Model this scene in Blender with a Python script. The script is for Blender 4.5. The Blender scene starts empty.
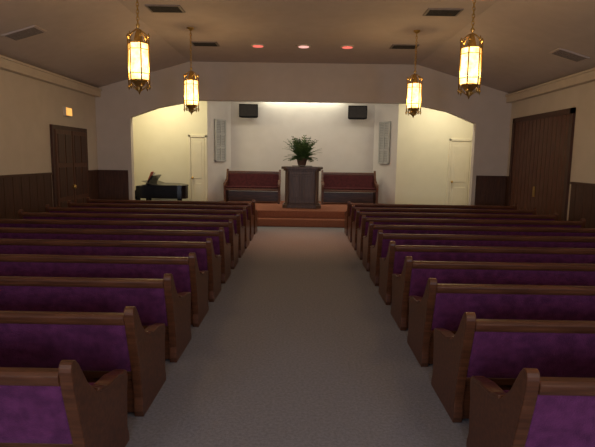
import bpy, bmesh, math, random
from mathutils import Vector, Matrix
random.seed(4)
sc = bpy.context.scene
sc.view_settings.view_transform = 'Standard'
COL = sc.collection

# ------------------------------------------------------------ materials
def mat(name, c1, c2=None, rough=0.7, scale=20, stretch=(1,1,1), bump=0.0, bscale=None, metal=0.0, emit=None, estr=0, spec=0.5, sheen=0):
    m = bpy.data.materials.new(name); m.use_nodes = True
    nt = m.node_tree; b = nt.nodes['Principled BSDF']
    b.inputs['Roughness'].default_value = rough
    b.inputs['Metallic'].default_value = metal
    b.inputs['Specular IOR Level'].default_value = spec
    if sheen:
        b.inputs['Sheen Weight'].default_value = sheen
        b.inputs['Sheen Tint'].default_value = (.9,.38,.75,1)
    c2 = c2 or tuple(x*0.8 for x in c1)
    tc = nt.nodes.new('ShaderNodeTexCoord'); mp = nt.nodes.new('ShaderNodeMapping')
    mp.inputs['Scale'].default_value = stretch
    nz = nt.nodes.new('ShaderNodeTexNoise'); nz.inputs['Scale'].default_value = scale
    nz.inputs['Detail'].default_value = 5
    rp = nt.nodes.new('ShaderNodeValToRGB')
    rp.color_ramp.elements[0].color = (*c2, 1); rp.color_ramp.elements[0].position = 0.35
    rp.color_ramp.elements[1].color = (*c1, 1); rp.color_ramp.elements[1].position = 0.65
    nt.links.new(tc.outputs['Object'], mp.inputs['Vector'])
    nt.links.new(mp.outputs['Vector'], nz.inputs['Vector'])
    nt.links.new(nz.outputs['Fac'], rp.inputs['Fac'])
    nt.links.new(rp.outputs['Color'], b.inputs['Base Color'])
    if bump:
        n2 = nt.nodes.new('ShaderNodeTexNoise'); n2.inputs['Scale'].default_value = bscale or scale
        bp = nt.nodes.new('ShaderNodeBump'); bp.inputs['Strength'].default_value = bump
        bp.inputs['Distance'].default_value = 0.01
        nt.links.new(mp.outputs['Vector'], n2.inputs['Vector'])
        nt.links.new(n2.outputs['Fac'], bp.inputs['Height'])
        nt.links.new(bp.outputs['Normal'], b.inputs['Normal'])
    if emit:
        b.inputs['Emission Color'].default_value = (*emit, 1)
        b.inputs['Emission Strength'].default_value = estr
    return m

M_wall  = mat('plaster_cream', (.60,.53,.45), (.57,.505,.425), .9, 3, bump=.1, bscale=60)
M_front = mat('plaster_front', (.54,.47,.42), (.51,.445,.395), .9, 3, bump=.1, bscale=60)
M_ceil  = mat('ceiling_plaster', (.50,.43,.41), (.47,.405,.385), .9, 4, bump=.3, bscale=90)
M_yel   = mat('plaster_yellow', (.70,.66,.50), (.68,.64,.48), .85, 3)
M_stage = mat('plaster_white', (.66,.62,.56), (.63,.59,.53), .85, 3)
M_trim  = mat('trim_cream', (.60,.52,.42), (.56,.48,.39), .6, 5)
M_carpet= mat('carpet_gray', (.285,.285,.315), (.220,.220,.245), .97, 45, bump=.6, bscale=160, spec=.1)
M_rust  = mat('carpet_rust', (.33,.135,.085), (.28,.112,.07), .95, 30, bump=.5, bscale=200, spec=.1)
M_wood  = mat('pew_wood', (.125,.044,.019), (.065,.022,.010), .34, 6, (.6,6,6), spec=.45)
M_woodv = mat('panel_wood', (.085,.036,.022), (.050,.022,.014), .5, 5, (8,8,.6), spec=.3)
M_door  = mat('door_wood', (.12,.048,.027), (.085,.034,.019), .5, 5, (8,8,.5), spec=.3)
M_purp  = mat('purple_velvet', (.135,.030,.100), (.080,.018,.062), .9, 14, bump=.5, bscale=120, spec=.1, sheen=.2)
M_red   = mat('bench_upholstery', (.085,.018,.02), (.055,.012,.014), .85, 14, spec=.2)
M_pulp  = mat('pulpit_wood', (.115,.065,.047), (.07,.04,.03), .45, 5, (6,6,.6))
M_black = mat('black_lacquer', (.008,.008,.009), (.006,.006,.007), .25, 5)
M_blkpl = mat('black_plastic', (.008,.008,.009), (.006,.006,.007), .8, 40, spec=.1)
M_ivory = mat('ivory_keys', (.7,.68,.6), (.66,.64,.56), .3, 8)
M_brass = mat('brass', (.66,.43,.14), (.48,.30,.08), .35, 20, metal=.85)
M_leaf  = mat('leaf_green', (.11,.18,.055), (.04,.08,.028), .6, 12, spec=.2)
M_pot   = mat('clay_pot', (.16,.09,.06), (.12,.065,.045), .8, 12)
M_vent  = mat('vent_metal', (.20,.17,.16), (.16,.135,.125), .6, 12)
M_dark  = mat('dark_slot', (.03,.026,.025), (.02,.018,.017), .9, 12)
M_grill = mat('grille_paint', (.50,.50,.46), (.46,.46,.42), .6, 12)
M_slat  = mat('grille_slat', (.34,.34,.32), (.30,.30,.28), .6, 12)
M_paper = mat('music_paper', (.5,.12,.08), (.4,.09,.06), .8, 10)
M_wdoor = mat('painted_door', (.70,.65,.50), (.67,.62,.47), .5, 4)
M_exit  = mat('exit_face', (.8,.5,.1), None, .5, 8, emit=(1,.5,.12), estr=1.0)
M_redl  = mat('red_lens', (.8,.15,.1), None, .5, 8, emit=(1,.20,.15), estr=.9)
M_whtl  = mat('white_lens', (.9,.8,.8), None, .5, 8, emit=(1,.5,.45), estr=.9)
M_tube  = mat('tube_glass', (.9,.9,.8), None, .5, 8, emit=(1,.95,.75), estr=3)
M_fillwin   = mat('window_glass', (.3,.35,.4), None, .3, 3, emit=(.7,.8,1), estr=.5)  # glowing pane for the added rear windows

def glass_mat():
    m = bpy.data.materials.new('lantern_glass'); m.use_nodes = True
    nt = m.node_tree; nt.nodes.clear()
    o = nt.nodes.new('ShaderNodeOutputMaterial'); add = nt.nodes.new('ShaderNodeAddShader')
    e = nt.nodes.new('ShaderNodeEmission'); t = nt.nodes.new('ShaderNodeBsdfTransparent')
    t.inputs['Color'].default_value = (.75,.6,.35,1)
    tc = nt.nodes.new('ShaderNodeTexCoord')
    nz = nt.nodes.new('ShaderNodeTexNoise'); nz.inputs['Scale'].default_value = 12
    rp = nt.nodes.new('ShaderNodeValToRGB')
    rp.color_ramp.elements[0].color = (1,.58,.16,1); rp.color_ramp.elements[1].color = (1,.82,.42,1)
    rp.color_ramp.elements[0].position=.3; rp.color_ramp.elements[1].position=.6
    nt.links.new(tc.outputs['Object'], nz.inputs['Vector']); nt.links.new(nz.outputs['Fac'], rp.inputs['Fac'])
    nt.links.new(rp.outputs['Color'], e.inputs['Color']); e.inputs['Strength'].default_value = 2.0
    nt.links.new(e.outputs[0], add.inputs[0]); nt.links.new(t.outputs[0], add.inputs[1])
    nt.links.new(add.outputs[0], o.inputs['Surface'])
    return m
M_glass = glass_mat()

# ------------------------------------------------------------ mesh builder
class MB:
    def __init__(s): s.bm = bmesh.new(); s.mats = []
    def mi(s, m):
        if m not in s.mats: s.mats.append(m)
        return s.mats.index(m)
    def faces(s, vs, fs, m, smooth=False):
        bv = [s.bm.verts.new(v) for v in vs]; i = s.mi(m)
        for f in fs:
            try:
                fc = s.bm.faces.new([bv[k] for k in f]); fc.material_index = i; fc.smooth = smooth
            except ValueError: pass
    def box(s, x0,x1,y0,y1,z0,z1,m):
        v=[(x0,y0,z0),(x1,y0,z0),(x1,y1,z0),(x0,y1,z0),(x0,y0,z1),(x1,y0,z1),(x1,y1,z1),(x0,y1,z1)]
        s.faces(v,[(3,2,1,0),(4,5,6,7),(0,1,5,4),(1,2,6,5),(2,3,7,6),(3,0,4,7)],m)
    def prism(s, pts, a0, a1, m, axis='x', smooth=False):
        def P(p,a):
            return {'x':(a,p[0],p[1]),'y':(p[0],a,p[1]),'z':(p[0],p[1],a)}[axis]
        n=len(pts); v=[P(p,a0) for p in pts]+[P(p,a1) for p in pts]
        fs=[tuple(range(n)), tuple(range(2*n-1,n-1,-1))]+[(i,i+n,(i+1)%n+n,(i+1)%n) for i in range(n)]
        s.faces(v,fs,m,smooth)
    def lathe(s, prof, m, cx=0, cy=0, n=16, smooth=True):
        v=[];fs=[]
        for r,z in prof:
            for k in range(n):
                a=2*math.pi*k/n; v.append((cx+r*math.cos(a),cy+r*math.sin(a),z))
        for j in range(len(prof)-1):
            for k in range(n):
                fs.append((j*n+k,j*n+(k+1)%n,(j+1)*n+(k+1)%n,(j+1)*n+k))
        fs.append(tuple(reversed(range(n)))); fs.append(tuple(range((len(prof)-1)*n,len(prof)*n)))
        s.faces(v,fs,m,smooth)
    def tube(s, pts, r, m, n=8):
        pts=[Vector(p) for p in pts]; v=[];fs=[]
        for i,p in enumerate(pts):
            t=(pts[min(i+1,len(pts)-1)]-pts[max(i-1,0)]).normalized()
            a=t.orthogonal().normalized() if i==0 else (a-t*a.dot(t)).normalized()
            b=t.cross(a); rr=r[i] if isinstance(r,(list,tuple)) else r
            for k in range(n):
                an=2*math.pi*k/n; v.append(p+a*math.cos(an)*rr+b*math.sin(an)*rr)
        for j in range(len(pts)-1):
            for k in range(n): fs.append((j*n+k,j*n+(k+1)%n,(j+1)*n+(k+1)%n,(j+1)*n+k))
        fs.append(tuple(reversed(range(n)))); fs.append(tuple(range((len(pts)-1)*n,len(pts)*n)))
        s.faces(v,fs,m,True)
    def mesh(s, name):
        bmesh.ops.recalc_face_normals(s.bm, faces=s.bm.faces[:])
        me=bpy.data.meshes.new(name); s.bm.to_mesh(me); s.bm.free()
        for m in s.mats: me.materials.append(m)
        return me
    def obj(s, name, loc=(0,0,0), rz=0, bevel=0):
        o=bpy.data.objects.new(name, s.mesh(name)); COL.objects.link(o)
        o.location=loc; o.rotation_euler=(0,0,rz)
        if bevel: addbev(o,bevel)
        return o
def addbev(o,w,seg=2):
    b=o.modifiers.new('bevel','BEVEL'); b.width=w; b.segments=seg; b.limit_method='ANGLE'; b.angle_limit=math.radians(40)

# ------------------------------------------------------------ room
W=5.7; YB=-4.0; YF=14.0; ZS=3.65; ZC=4.40; XC=3.1; YW=16.0; YS=17.0
b=MB(); b.box(-W,W,YB,YS+.2,-.1,0,M_carpet); b.obj('floor')
b=MB()
b.prism([(-W-.0,ZS),(-XC,ZC),(XC,ZC),(W,ZS),(W,ZS+.15),(XC,ZC+.15),(-XC,ZC+.15),(-W,ZS+.15)],YB,YF,M_ceil,'y'); b.obj('ceiling')
b=MB(); b.box(-W,W,YF+.2,YS,4.1,4.2,M_stage); b.obj('ceiling_chancel')
b=MB(); b.box(-W-.2,-W,YB,YW+.2,0,4.2,M_wall); b.obj('wall_left')
b=MB(); b.box(W,W+.2,YB,YW+.2,0,4.2,M_wall); b.obj('wall_right')
b=MB()
b.prism([(-W,0),(-W,ZS),(-XC,ZC),(XC,ZC),(W,ZS),(W,0),(4.75,0),(4.75,2.86),(4.0,3.16),(2.9,3.38),(-2.9,3.38),(-4.0,3.16),(-4.75,2.9),(-4.75,0)],YF,YF+.2,M_front,'y')
b.obj('wall_front')
for sx,nm in ((-1,'left'),(1,'right')):
    b=MB(); x0,x1=sorted((sx*W,sx*3.0)); b.box(x0,x1,YW,YW+.15,0,4.1,M_yel); b.obj('wall_wing_'+nm)
    b=MB(); b.prism([(sx*3.0,YW),(sx*2.4,YS),(sx*2.55,YS+.1),(sx*3.1,YW+.15)],0,4.1,M_stage,'z'); b.obj('wall_angled_'+nm)
b=MB(); b.box(-2.45,2.45,YS,YS+.15,0,4.1,M_stage); b.obj('wall_chancel')
b=MB()
ws=[(-4.2,-2.6),(-.8,.8),(2.6,4.2)]
xs=[-W]+[v for w in ws for v in w]+[W]
for i in range(0,len(xs),2): b.box(xs[i],xs[i+1],YB-.2,YB,0,3.65,M_wall)
for w in ws: b.box(w[0],w[1],YB-.2,YB,0,.9,M_wall); b.box(w[0],w[1],YB-.2,YB,2.9,3.65,M_wall)
b.prism([(-W,ZS),(-XC,ZC),(XC,ZC),(W,ZS)],YB-.2,YB,M_wall,'y')
b.obj('wall_back')
for i,w in enumerate(ws):  # unseen windows, added to account for light from the rear
    b=MB(); b.box(w[0],w[1],YB-.12,YB-.1,.9,2.9,M_fillwin)
    for k in range(4):
        x=w[0]+.03+k*(1.6-.06)/3; b.box(x-.03,x+.03,YB-.14,YB-.06,.9,2.9,M_woodv)
    for z in (.93,1.9,2.87): b.box(w[0],w[1],YB-.14,YB-.06,z-.03,z+.03,M_woodv)
    b.obj('window_%d'%(i+1))
for sx,nm in ((-1,'1'),(1,'2')):
    b=MB(); x0,x1=sorted((sx*W,sx*(W-.16))); b.box(x0,x1,YB,YF,3.42,3.60,M_trim)
    x0,x1=sorted((sx*W,sx*(W-.20))); b.box(x0,x1,YB,YF,3.585,3.63,M_trim)
    b.obj('trim_'+nm, bevel=.01)
WH=1.44
def wains_y(sx,y0,y1,nm):
    b=MB(); X=lambda d: sx*(W-d)
    def bx(d0,d1,a,c,z0,z1,m=M_woodv):
        x0,x1=sorted((X(d0),X(d1))); b.box(x0,x1,a,c,z0,z1,m)
    bx(0,.02,y0,y1,0,WH); bx(0,.05,y0,y1,WH-.05,WH); bx(0,.04,y0,y1,0,.14)
    y=y0
    while y<y1-.02:
        bx(0,.026,y,min(y+.03,y1),.14,WH-.05); y+=.3
    b.obj(nm)
wains_y(-1,YB,11.35,'trim_3'); wains_y(-1,13.3,YF,'trim_4')
wains_y(1,YB,10.6,'trim_5'); wains_y(1,13.75,YF,'trim_6')
for sx,nm in ((-1,'7'),(1,'8')):
    b=MB(); x0,x1=sorted((sx*(W-.021),sx*4.85))
    b.box(x0,x1,YF-.02,YF,0,WH,M_woodv); b.box(x0,x1,YF-.05,YF,WH-.05,WH,M_woodv); b.box(x0,x1,YF-.04,YF,0,.14,M_woodv)
    x=x0
    while x<x1-.05: b.box(x,x+.03,YF-.026,YF,.14,WH-.05,M_woodv); x+=.27
    b.obj('trim_'+nm)

# left side double door
b=MB(); x=-W
b.box(x,x+.06,11.4,13.25,0,2.52,M_woodv)
for (a,c) in ((11.5,12.31),(12.34,13.15)):
    b.box(x+.03,x+.085,a,c,.02,2.42,M_door)
    for z0,z1 in ((.15,.75),(.85,1.55),(1.65,2.32)):
        for q in (0,1):
            ya=a+.08+q*.36; b.box(x+.085,x+.10,ya,ya+.29,z0,z1,M_woodv)
b.lathe([(.025,1.02),(.04,1.05),(.04,1.10),(.02,1.13)],M_brass,x+.13,12.25,12)
b.box(x+.08,x+.13,12.24,12.26,1.06,1.09,M_brass)
b.obj('door_1', bevel=.006)
# right wide folding door
b=MB(); x=W
b.box(x-.06,x,10.7,10.82,0,2.98,M_woodv); b.box(x-.06,x,13.6,13.72,0,2.98,M_woodv); b.box(x-.06,x,10.7,13.72,2.86,2.98,M_woodv)
n=14; w=(13.6-10.82)/n
for i in range(n):
    a=10.82+i*w
    p=[(x-.03,a),(x-.052,a+w*.5),(x-.03,a+w),(x-.001,a+w),(x-.001,a)]
    b.prism(p,.02,2.88,M_door,'z')
b.box(x-.09,x-.05,12.15,12.19,1.0,1.25,M_brass)
b.obj('door_2')
for sx,xa,xb,nm in ((-1,-3.53,-3.08,'door_3'),(1,4.70,5.30,'door_4')):
    b=MB()
    b.box(xa-.07,xa,YW-.05,YW,0,2.52,M_wdoor); b.box(xb,xb+.07,YW-.05,YW,0,2.52,M_wdoor); b.box(xa-.07,xb+.07,YW-.05,YW,2.45,2.52,M_wdoor)
    b.box(xa+.01,xb-.01,YW-.03,YW,.02,2.44,M_wdoor)
    for z0,z1 in ((.2,1.0),(1.15,2.3)): b.box(xa+.1,xb-.1,YW-.042,YW-.02,z0,z1,M_wdoor)
    kx = xa+.06
    b.lathe([(.02,1.13),(.035,1.15),(.035,1.19),(.02,1.21)],M_brass,kx,YW-.08,12); b.box(kx-.01,kx+.01,YW-.07,YW-.02,1.16,1.18,M_brass)
    b.obj(nm, bevel=.006)

# platform
b=MB(); PX=2.95
b.box(-PX,PX,13.4,YW-.01,0,.2,M_rust); b.box(-PX,PX,13.75,YW-.01,.2,.4,M_rust)
b.prism([(-PX,YW-.01),(PX,YW-.01),(2.36,YS-.01),(-2.36,YS-.01)],0,.4,M_rust,'z')
b.obj('chancel_platform', bevel=.015)

# ------------------------------------------------------------ pews
def arc(c,r,a0,a1,n=6): return [(c[0]+r*math.cos(math.radians(a0+(a1-a0)*i/n)), c[1]+r*math.sin(math.radians(a0+(a1-a0)*i/n))) for i in range(n+1)]
END=[(0,0),(.60,0),(.60,.05),(.575,.12),(.585,.36)]+arc((.53,.47),.075,-20,95,6)+\
    [(.40,.56),(.25,.57),(.12,.62),(.02,.72),(-.09,.87)]+arc((-.15,.865),.045,30,190,6)+[(-.17,.74),(-.06,.40),(-.01,.16),(-.02,.05)]
def pew_mesh(name, L, up, zs=1.0):
    b=MB(); S=lambda P:[(y*.82 if y<0 else y,z*zs) for y,z in P]
    t=.065
    for x0 in (0,L-t): b.prism(S(END),x0,x0+t,M_wood,'x')
    for x0 in (-.012,L-t-.012+.0):
        b.prism(S([(.56,.535),(.40,.575),(.25,.585),(.13,.63),(.13,.605),(.25,.56),(.40,.55),(.55,.515)]),x0,x0+t+.024,M_wood,'x')
    b.prism(S([(-.155,.80),(-.12,.81),(.02,.36),(.0,.34)]),t,L-t,M_wood,'x')
    b.prism(S([(-.172,.782),(-.15,.79),(-.022,.38),(-.035,.375),(-.06,.42),(-.125,.62)]),t,L-t,up,'x')
    b.prism(S([(-.04,.375),(-.02,.385),(.0,.33),(-.02,.31)]),t,L-t,M_wood,'x')
    b.prism(S([(-.115,.78),(-.07,.77),(-.02,.62),(.05,.42),(.02,.40)]),t,L-t,up,'x')
    b.prism(S([(-.195,.80),(-.20,.835),(-.18,.855),(-.12,.855),(-.10,.84),(-.10,.79),(-.13,.775),(-.18,.775)]),t,L-t,M_wood,'x')
    b.prism(S([(.0,.34),(.0,.38),(.54,.41),(.55,.36),(.53,.34)]),t,L-t,M_wood,'x')
    b.prism(S([(.02,.385),(.02,.43),(.30,.455),(.52,.46),(.56,.44),(.55,.41)]),t,L-t,up,'x')
    k=max(0,int(L/1.9)-1)
    for i in range(k):
        x=L*(i+1)/(k+1); b.prism(S([(.03,0),(.45,0),(.42,.34),(.02,.34)]),x-.025,x+.025,M_wood,'x')
    b.box(t,L-t,.02,.045,.02,.30*zs,M_wood)
    return b.mesh(name)
pm=pew_mesh('pew',4.0,M_purp,.935)
D0=3.35; SP=.955
for k in range(-1,10):
    for sx in (-1,1):
        o=bpy.data.objects.new('pew',pm); COL.objects.link(o)
        o.location=(1.1 if sx>0 else -5.1, D0+SP*k+(.06 if k<0 else 0), 0); addbev(o,.007)
bm_=pew_mesh('chancel_bench',1.78,M_red,1.17)
for x in (-.68,2.42):
    o=bpy.data.objects.new('chancel_bench',bm_); COL.objects.link(o)
    o.location=(x,16.35,.4); o.rotation_euler=(0,0,math.pi); addbev(o,.007)

# ------------------------------------------------------------ pulpit
b=MB()
oct_=lambda w,d,c:[(-w+c,-d),(w-c,-d),(w,-d+c),(w,d),(-w,d),(-w,-d+c)]
b.prism(oct_(.56,.36,.14),0,.10,M_pulp,'z')
b.prism(oct_(.52,.32,.13),.10,.14,M_pulp,'z')
b.prism(oct_(.49,.29,.12),.14,1.08,M_pulp,'z')
b.prism(oct_(.54,.34,.13),1.08,1.13,M_pulp,'z')
b.prism(oct_(.60,.40,.14),1.13,1.20,M_pulp,'z')
for x0,x1 in ((-.34,-.02),(.02,.34)):
    b.box(x0,x1,-.302,-.285,.24,.98,M_pulp)
    b.box(x0+.05,x1-.05,-.312,-.29,.30,.92,M_pulp)
for x in (-.40,.40): b.lathe([(.035,.14),(.035,.2),(.022,.24),(.028,.6),(.022,.98),(.035,1.02),(.035,1.08)],M_pulp,x,-.30,12)
b.prism([(-.22,1.20),(.28,1.20),(.28,1.23)],-.3,.3,M_pulp,'x')
b.obj('pulpit',(.01,14.75,.4),bevel=.008)

# ------------------------------------------------------------ potted fern
b=MB()
b.lathe([(.10,0),(.11,.01),(.155,.18),(.17,.19),(.17,.22),(.15,.22),(.14,.19),(.02,.185)],M_pot,n=20)
for i in range(170):
    a=random.uniform(0,2*math.pi); el=random.uniform(.35,1.52); L=random.uniform(.28,.72)*(1 if el>.8 else .70)
    d=Vector((math.cos(a)*math.cos(el),math.sin(a)*math.cos(el),math.sin(el)))
    p=Vector((random.uniform(-.10,.10),random.uniform(-.10,.10),.19)); pts=[p.copy()]
    n=8
    for s in range(n):
        d=(d+Vector((math.cos(a)*.02,math.sin(a)*.02,-.06-.06*math.cos(el)))).normalized(); p=p+d*L/n
        if p.z<.06: p.z=.06
        pts.append(p.copy())
    b.tube(pts,.004,M_leaf,4)
    for s in range(2,n+1):
        q=pts[s]; t=(pts[s]-pts[s-1]).normalized(); side=t.cross(Vector((0,0,1)))
        if side.length<.05: side=Vector((1,0,0))
        side.normalize(); up=side.cross(t)
        ll=.060*math.sin(math.pi*(s-.6)/(n+.6))+.03
        for sg in (-1,1):
            e=q+side*sg*ll+t*ll*.5-up*.01*random.random(); w=t*.024
            m=(q+e)/2+up*.006
            b.faces([q,m-w+Vector((0,0,.002)),e,m+w],[(0,1,2,3)],M_leaf)
b.obj('potted_fern',(.0,14.75,1.63))

# ------------------------------------------------------------ grand piano (keyboard toward -X)
b=MB()
Wd=1.36
out=[(0,0),(0,Wd),(.75,Wd)]+[( .75+.67*t, Wd-.02-.78*(t**1.6)) for t in (.15,.3,.45,.6,.75,.88)]+[(1.40,.50),(1.44,.32),(1.42,.12),(1.32,.02),(1.2,0)]
b.prism(out,.62,.98,M_black,'z')
lid=[(x*1.012+(.18 if x<.2 else 0),(y-Wd/2)*1.02+Wd/2) for x,y in out]
b.prism(lid,.985,1.01,M_black,'z')
b.box(-.28,0,0,.09,.60,.84,M_black); b.box(-.28,0,Wd-.09,Wd,.60,.84,M_black)
b.box(-.30,.02,0,Wd,.60,.67,M_black)
b.box(-.23,-.05,.10,Wd-.10,.67,.70,M_ivory)
kw=(Wd-.2)/52
for i in range(52):
    if i%7 in (0,1,3,4,5): b.box(-.15,-.05,.10+(i+1)*kw-.006,.10+(i+1)*kw+.006,.70,.715,M_black)
b.box(-.05,.01,.09,Wd-.09,.69,.86,M_black)
def slab(x0,x1,y0,y1,z0,z1,t,m):
    v=[(x0,y0,z0),(x0,y1,z0),(x1,y1,z1),(x1,y0,z1),(x0+t,y0,z0-t*.3),(x0+t,y1,z0-t*.3),(x1+t,y1,z1-t*.3),(x1+t,y0,z1-t*.3)]
    b.faces(v,[(0,1,2,3),(4,5,6,7),(0,1,5,4),(1,2,6,5),(2,3,7,6),(3,0,4,7)],m)
slab(.20,.40,.25,1.1,1.01,1.28,.05,M_black)
slab(.18,.33,.40,.66,1.02,1.38,.012,M_paper); slab(.18,.30,.67,.93,1.02,1.36,.012,M_ivory)
slab(.48,.16,.0,Wd,1.01,1.12,.02,M_black)
for lx,ly in ((.02,.12),(.02,Wd-.12),(1.2,.28)):
    b.lathe([(.03,0),(.035,.04),(.03,.07),(.045,.12),(.06,.5),(.075,.58),(.075,.66)],M_black,lx,ly,12)
b.box(.1,.14,.6,.62,.1,.66,M_black); b.box(.1,.14,.74,.76,.1,.66,M_black); b.box(.06,.16,.56,.80,.06,.12,M_black)
b.obj('grand_piano',(-4.80,14.45,0),bevel=.006)
b=MB(); b.box(-.17,.17,-.38,.38,.44,.50,M_black); b.box(-.15,.15,-.36,.36,.38,.44,M_black)
for x in (-.13,.13):
    for y in (-.33,.33): b.lathe([(.015,0),(.022,.3),(.028,.38)],M_black,x,y,8)
b.obj('piano_bench',(-5.38,15.1,0),bevel=.006)

# ------------------------------------------------------------ speakers, grilles, exit, vents
for x in (-1.76,1.78):
    b=MB(); b.prism([(-.31,-.15),(.31,-.15),(.24,.15),(-.24,.15)],-.21,.21,M_blkpl,'z')
    b.box(-.28,.28,-.165,-.15,-.18,.18,M_dark)
    b.box(-.03,.03,.15,.29,-.03,.03,M_dark); b.box(-.08,.08,.27,.30,-.1,.1,M_dark)
    b.obj('wall_speaker',(x,YS-.30,3.35),bevel=.01)
for sx in (-1,1):
    b=MB(); w=.26
    b.box(-w,w,-.03,0,0,1.35,M_grill)
    for (a,c,d,e) in ((-w,-w+.05,0,1.35),(w-.05,w,0,1.35),(-.02,.02,0,1.35)): b.box(a,c,-.055,0,d,e,M_grill)
    for z in (0,.43,.86,1.30): b.box(-w,w,-.055,0,z,z+.05,M_grill)
    for i in range(24):
        z=.06+i*.053; b.box(-w+.04,w-.04,-.045,-.03,z,z+.02,M_slat)
    ang=math.atan2(1.0,.6)
    o=b.obj('organ_grille',(sx*2.70-sx*.012,YW+.5-.01,1.70))
    o.rotation_euler=(0,0, (ang if sx<0 else -ang))
b=MB(); b.box(0,.07,-.17,.17,0,.22,M_trim); b.box(.07,.075,-.15,.15,.02,.20,M_exit); b.obj('exit_sign',(-W,12.25,2.76),bevel=.005)
def vent(x,y,z,tilt=0,m2=None):
    b=MB(); b.box(-.3,.3,-.2,.2,-.02,0,m2 or M_vent)
    for i in range(7): b.box(-.26,.26,-.17+i*.05,-.145+i*.05,-.026,-.018,M_vent if m2 else M_dark)
    o=b.obj('ceiling_vent',(x,y,z)); o.rotation_euler=(0,tilt,0)
slope=math.atan2(ZC-ZS,W-XC)
for x,y in ((-2.42,9.1),(2.40,9.1),(-2.25,11.8),(2.28,11.8)): vent(x,y,ZC)
def zc(x): return ZC-(abs(x)-XC)*(ZC-ZS)/(W-XC)
vent(-4.8,8.9,zc(4.8),-slope,M_ceil); vent(5.0,9.8,zc(5.0),slope,M_ceil)
for x,m in ((-1.05,M_redl),(0,M_whtl),(1.0,M_redl)):
    b=MB(); b.lathe([(.17,0),(.17,-.02),(.13,-.025),(.12,-.01)],M_trim,n=20); b.lathe([(.12,-.012),(.12,-.03),(.02,-.045)],m,n=16)
    b.obj('recessed_spotlight',(x,11.9,ZC))

# ------------------------------------------------------------ pendant lanterns (origin at ceiling)
def lantern_mesh():
    b=MB()
    b.lathe([(.07,0),(.07,-.015),(.03,-.05),(.01,-.06)],M_brass,n=16)
    z=-.06; i=0; T=-1.03; B=-1.51; zend=T+.27; R=.13
    while z>zend:
        h=.055; p=[]
        for k in range(11):
            a=2*math.pi*k/10; u=.017*math.cos(a); w=(h/2+.006)*math.sin(a)
            p.append((u,0,z-h/2+w) if i%2 else (0,u,z-h/2+w))
        b.tube(p,.006,M_brass,5); z-=h*.86; i+=1
    b.lathe([(.012,zend),(.03,zend-.03),(.012,zend-.06),(.012,zend-.08),(.03,zend-.11),(.045,zend-.16),(.06,T+.04),(.075,T+.02),(.075,T)],M_brass,n=16)
    b.lathe([(.12,B),(.12,B-.02),(.09,B-.04),(.06,B-.08),(.03,B-.11),(.04,B-.14),(.018,B-.16),(.004,B-.20)],M_brass,n=16)
    b.lathe([(R,B),(R,T)],M_glass,n=6,smooth=False)
    for k in range(6):
        a=2*math.pi*k/6; c,s_=math.cos(a),math.sin(a)
        b.tube([(c*(R+.014),s_*(R+.014),T+.08),(c*(R+.014),s_*(R+.014),B-.08)],.010,M_brass,8)
        for zz,sg in ((T+.08,1),(B-.08,-1)):
            b.lathe([(.012,zz),(.022,zz+sg*.015),(.012,zz+sg*.03),(.003,zz+sg*.06)],M_brass,c*(R+.014),s_*(R+.014),8)
        b.tube([(c*.02,s_*.02,T+.19),(c*.07,s_*.07,T+.16),(c*.12,s_*.12,T+.11),(c*(R+.02),s_*(R+.02),T+.05)],.008,M_brass,6)
        b.tube([(c*.02,s_*.02,B-.15),(c*.08,s_*.08,B-.11),(c*(R+.015),s_*(R+.015),B-.05)],.007,M_brass,6)
    for zz in (T,T-.08,B+.08):
        pts=[((R+.006)*math.cos(2*math.pi*k/6),(R+.006)*math.sin(2*math.pi*k/6),zz) for k in range(7)]
        b.tube(pts,.006,M_brass,6)
    return b.mesh('pendant_lantern')
lm=lantern_mesh()
def light(name,typ,loc,energy,col,size=.1,sy=None,rot=(0,0,0),parent=None,spread=None,ang=85):
    l=bpy.data.lights.new(name,typ); l.energy=energy; l.color=col
    if typ=='AREA':
        l.size=size
        if sy: l.shape='RECTANGLE'; l.size_y=sy
        if spread: l.spread=spread
    elif typ=='SPOT':
        l.shadow_soft_size=size; l.spot_size=math.radians(ang); l.spot_blend=1
    else: l.shadow_soft_size=size
    o=bpy.data.objects.new(name,l); COL.objects.link(o); o.location=loc; o.rotation_euler=rot
    if parent: o.parent=parent
    return o
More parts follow.
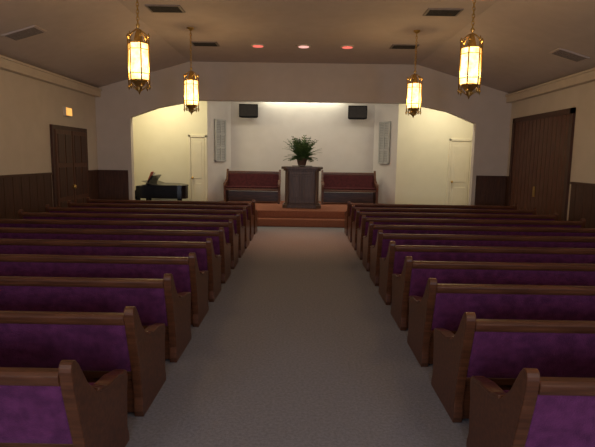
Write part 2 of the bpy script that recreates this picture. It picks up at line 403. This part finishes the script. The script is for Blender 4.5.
for x,y in ((-2.27,7.1),(2.29,7.1),(-2.27,10.4),(2.25,10.4),(-2.27,3.1),(2.29,3.1),(-2.27,-.2),(2.29,-.2)):  # last two pairs are added out of view to raise the ambient light
    o=bpy.data.objects.new('pendant_lantern',lm); COL.objects.link(o); o.location=(x,y,ZC)
    light('lantern_bulb','POINT',(0,0,-1.40),46 if y>5 else 42,(1,.79,.56),.11,parent=o)
for x,e,c in ((-1.05,110,(1,.42,.22)),(0,130,(1,.5,.28)),(1.0,110,(1,.42,.22))):
    light('ceiling_spot_lamp','SPOT',(x,11.9,ZC-.06),e,c,.08,rot=(math.radians(-10),math.radians(x*9),0),ang=60)

b=MB(); b.box(-2.0,2.0,-.02,.10,-.02,.10,M_stage); b.prism([(-.0,-.03),(.03,-.05),(.0,-.07),(-.03,-.05)],-1.9,1.9,M_tube,'x'); b.obj('cove_light_fixture',(0,YS-.2,3.98))
light('cove_lamp','AREA',(0,YS-.16,3.88),18,(1,.96,.76),2.6,.06,(0,0,0))
light('chancel_lamp','AREA',(0,14.9,4.05),44,(1,.93,.82),3.5,.5,(math.radians(20),0,0))  # unseen fill added to light the chancel back wall evenly
light('wing_lamp_left','AREA',(-4.2,14.75,4.05),58,(1,.88,.56),.8,.4,(math.radians(15),0,0))
light('wing_lamp_right','AREA',(4.2,14.75,4.05),46,(1,.90,.66),.8,.4,(math.radians(15),0,0))
for w in ws:
    light('window_daylight','AREA',((w[0]+w[1])/2,YB+.05,1.9),90,(.76,.84,1),1.5,1.9,(math.radians(90),0,0))  # added fill from behind the camera, set at the invented windows

wd=bpy.data.worlds.new('world'); sc.world=wd; wd.use_nodes=True
wd.node_tree.nodes['Background'].inputs['Color'].default_value=(.5,.55,.7,1)
wd.node_tree.nodes['Background'].inputs['Strength'].default_value=.3

# ------------------------------------------------------------ camera
cam=bpy.data.cameras.new('camera'); co=bpy.data.objects.new('camera',cam); COL.objects.link(co)
cam.sensor_width=36; cam.lens=36*500/595
R=Matrix.Rotation(math.radians(.4),4,'Z')@Matrix.Rotation(math.radians(90-7.47),4,'X')@Matrix.Rotation(.015,4,'Z')
co.matrix_world=Matrix.Translation((0,0,1.85))@R
sc.camera=co
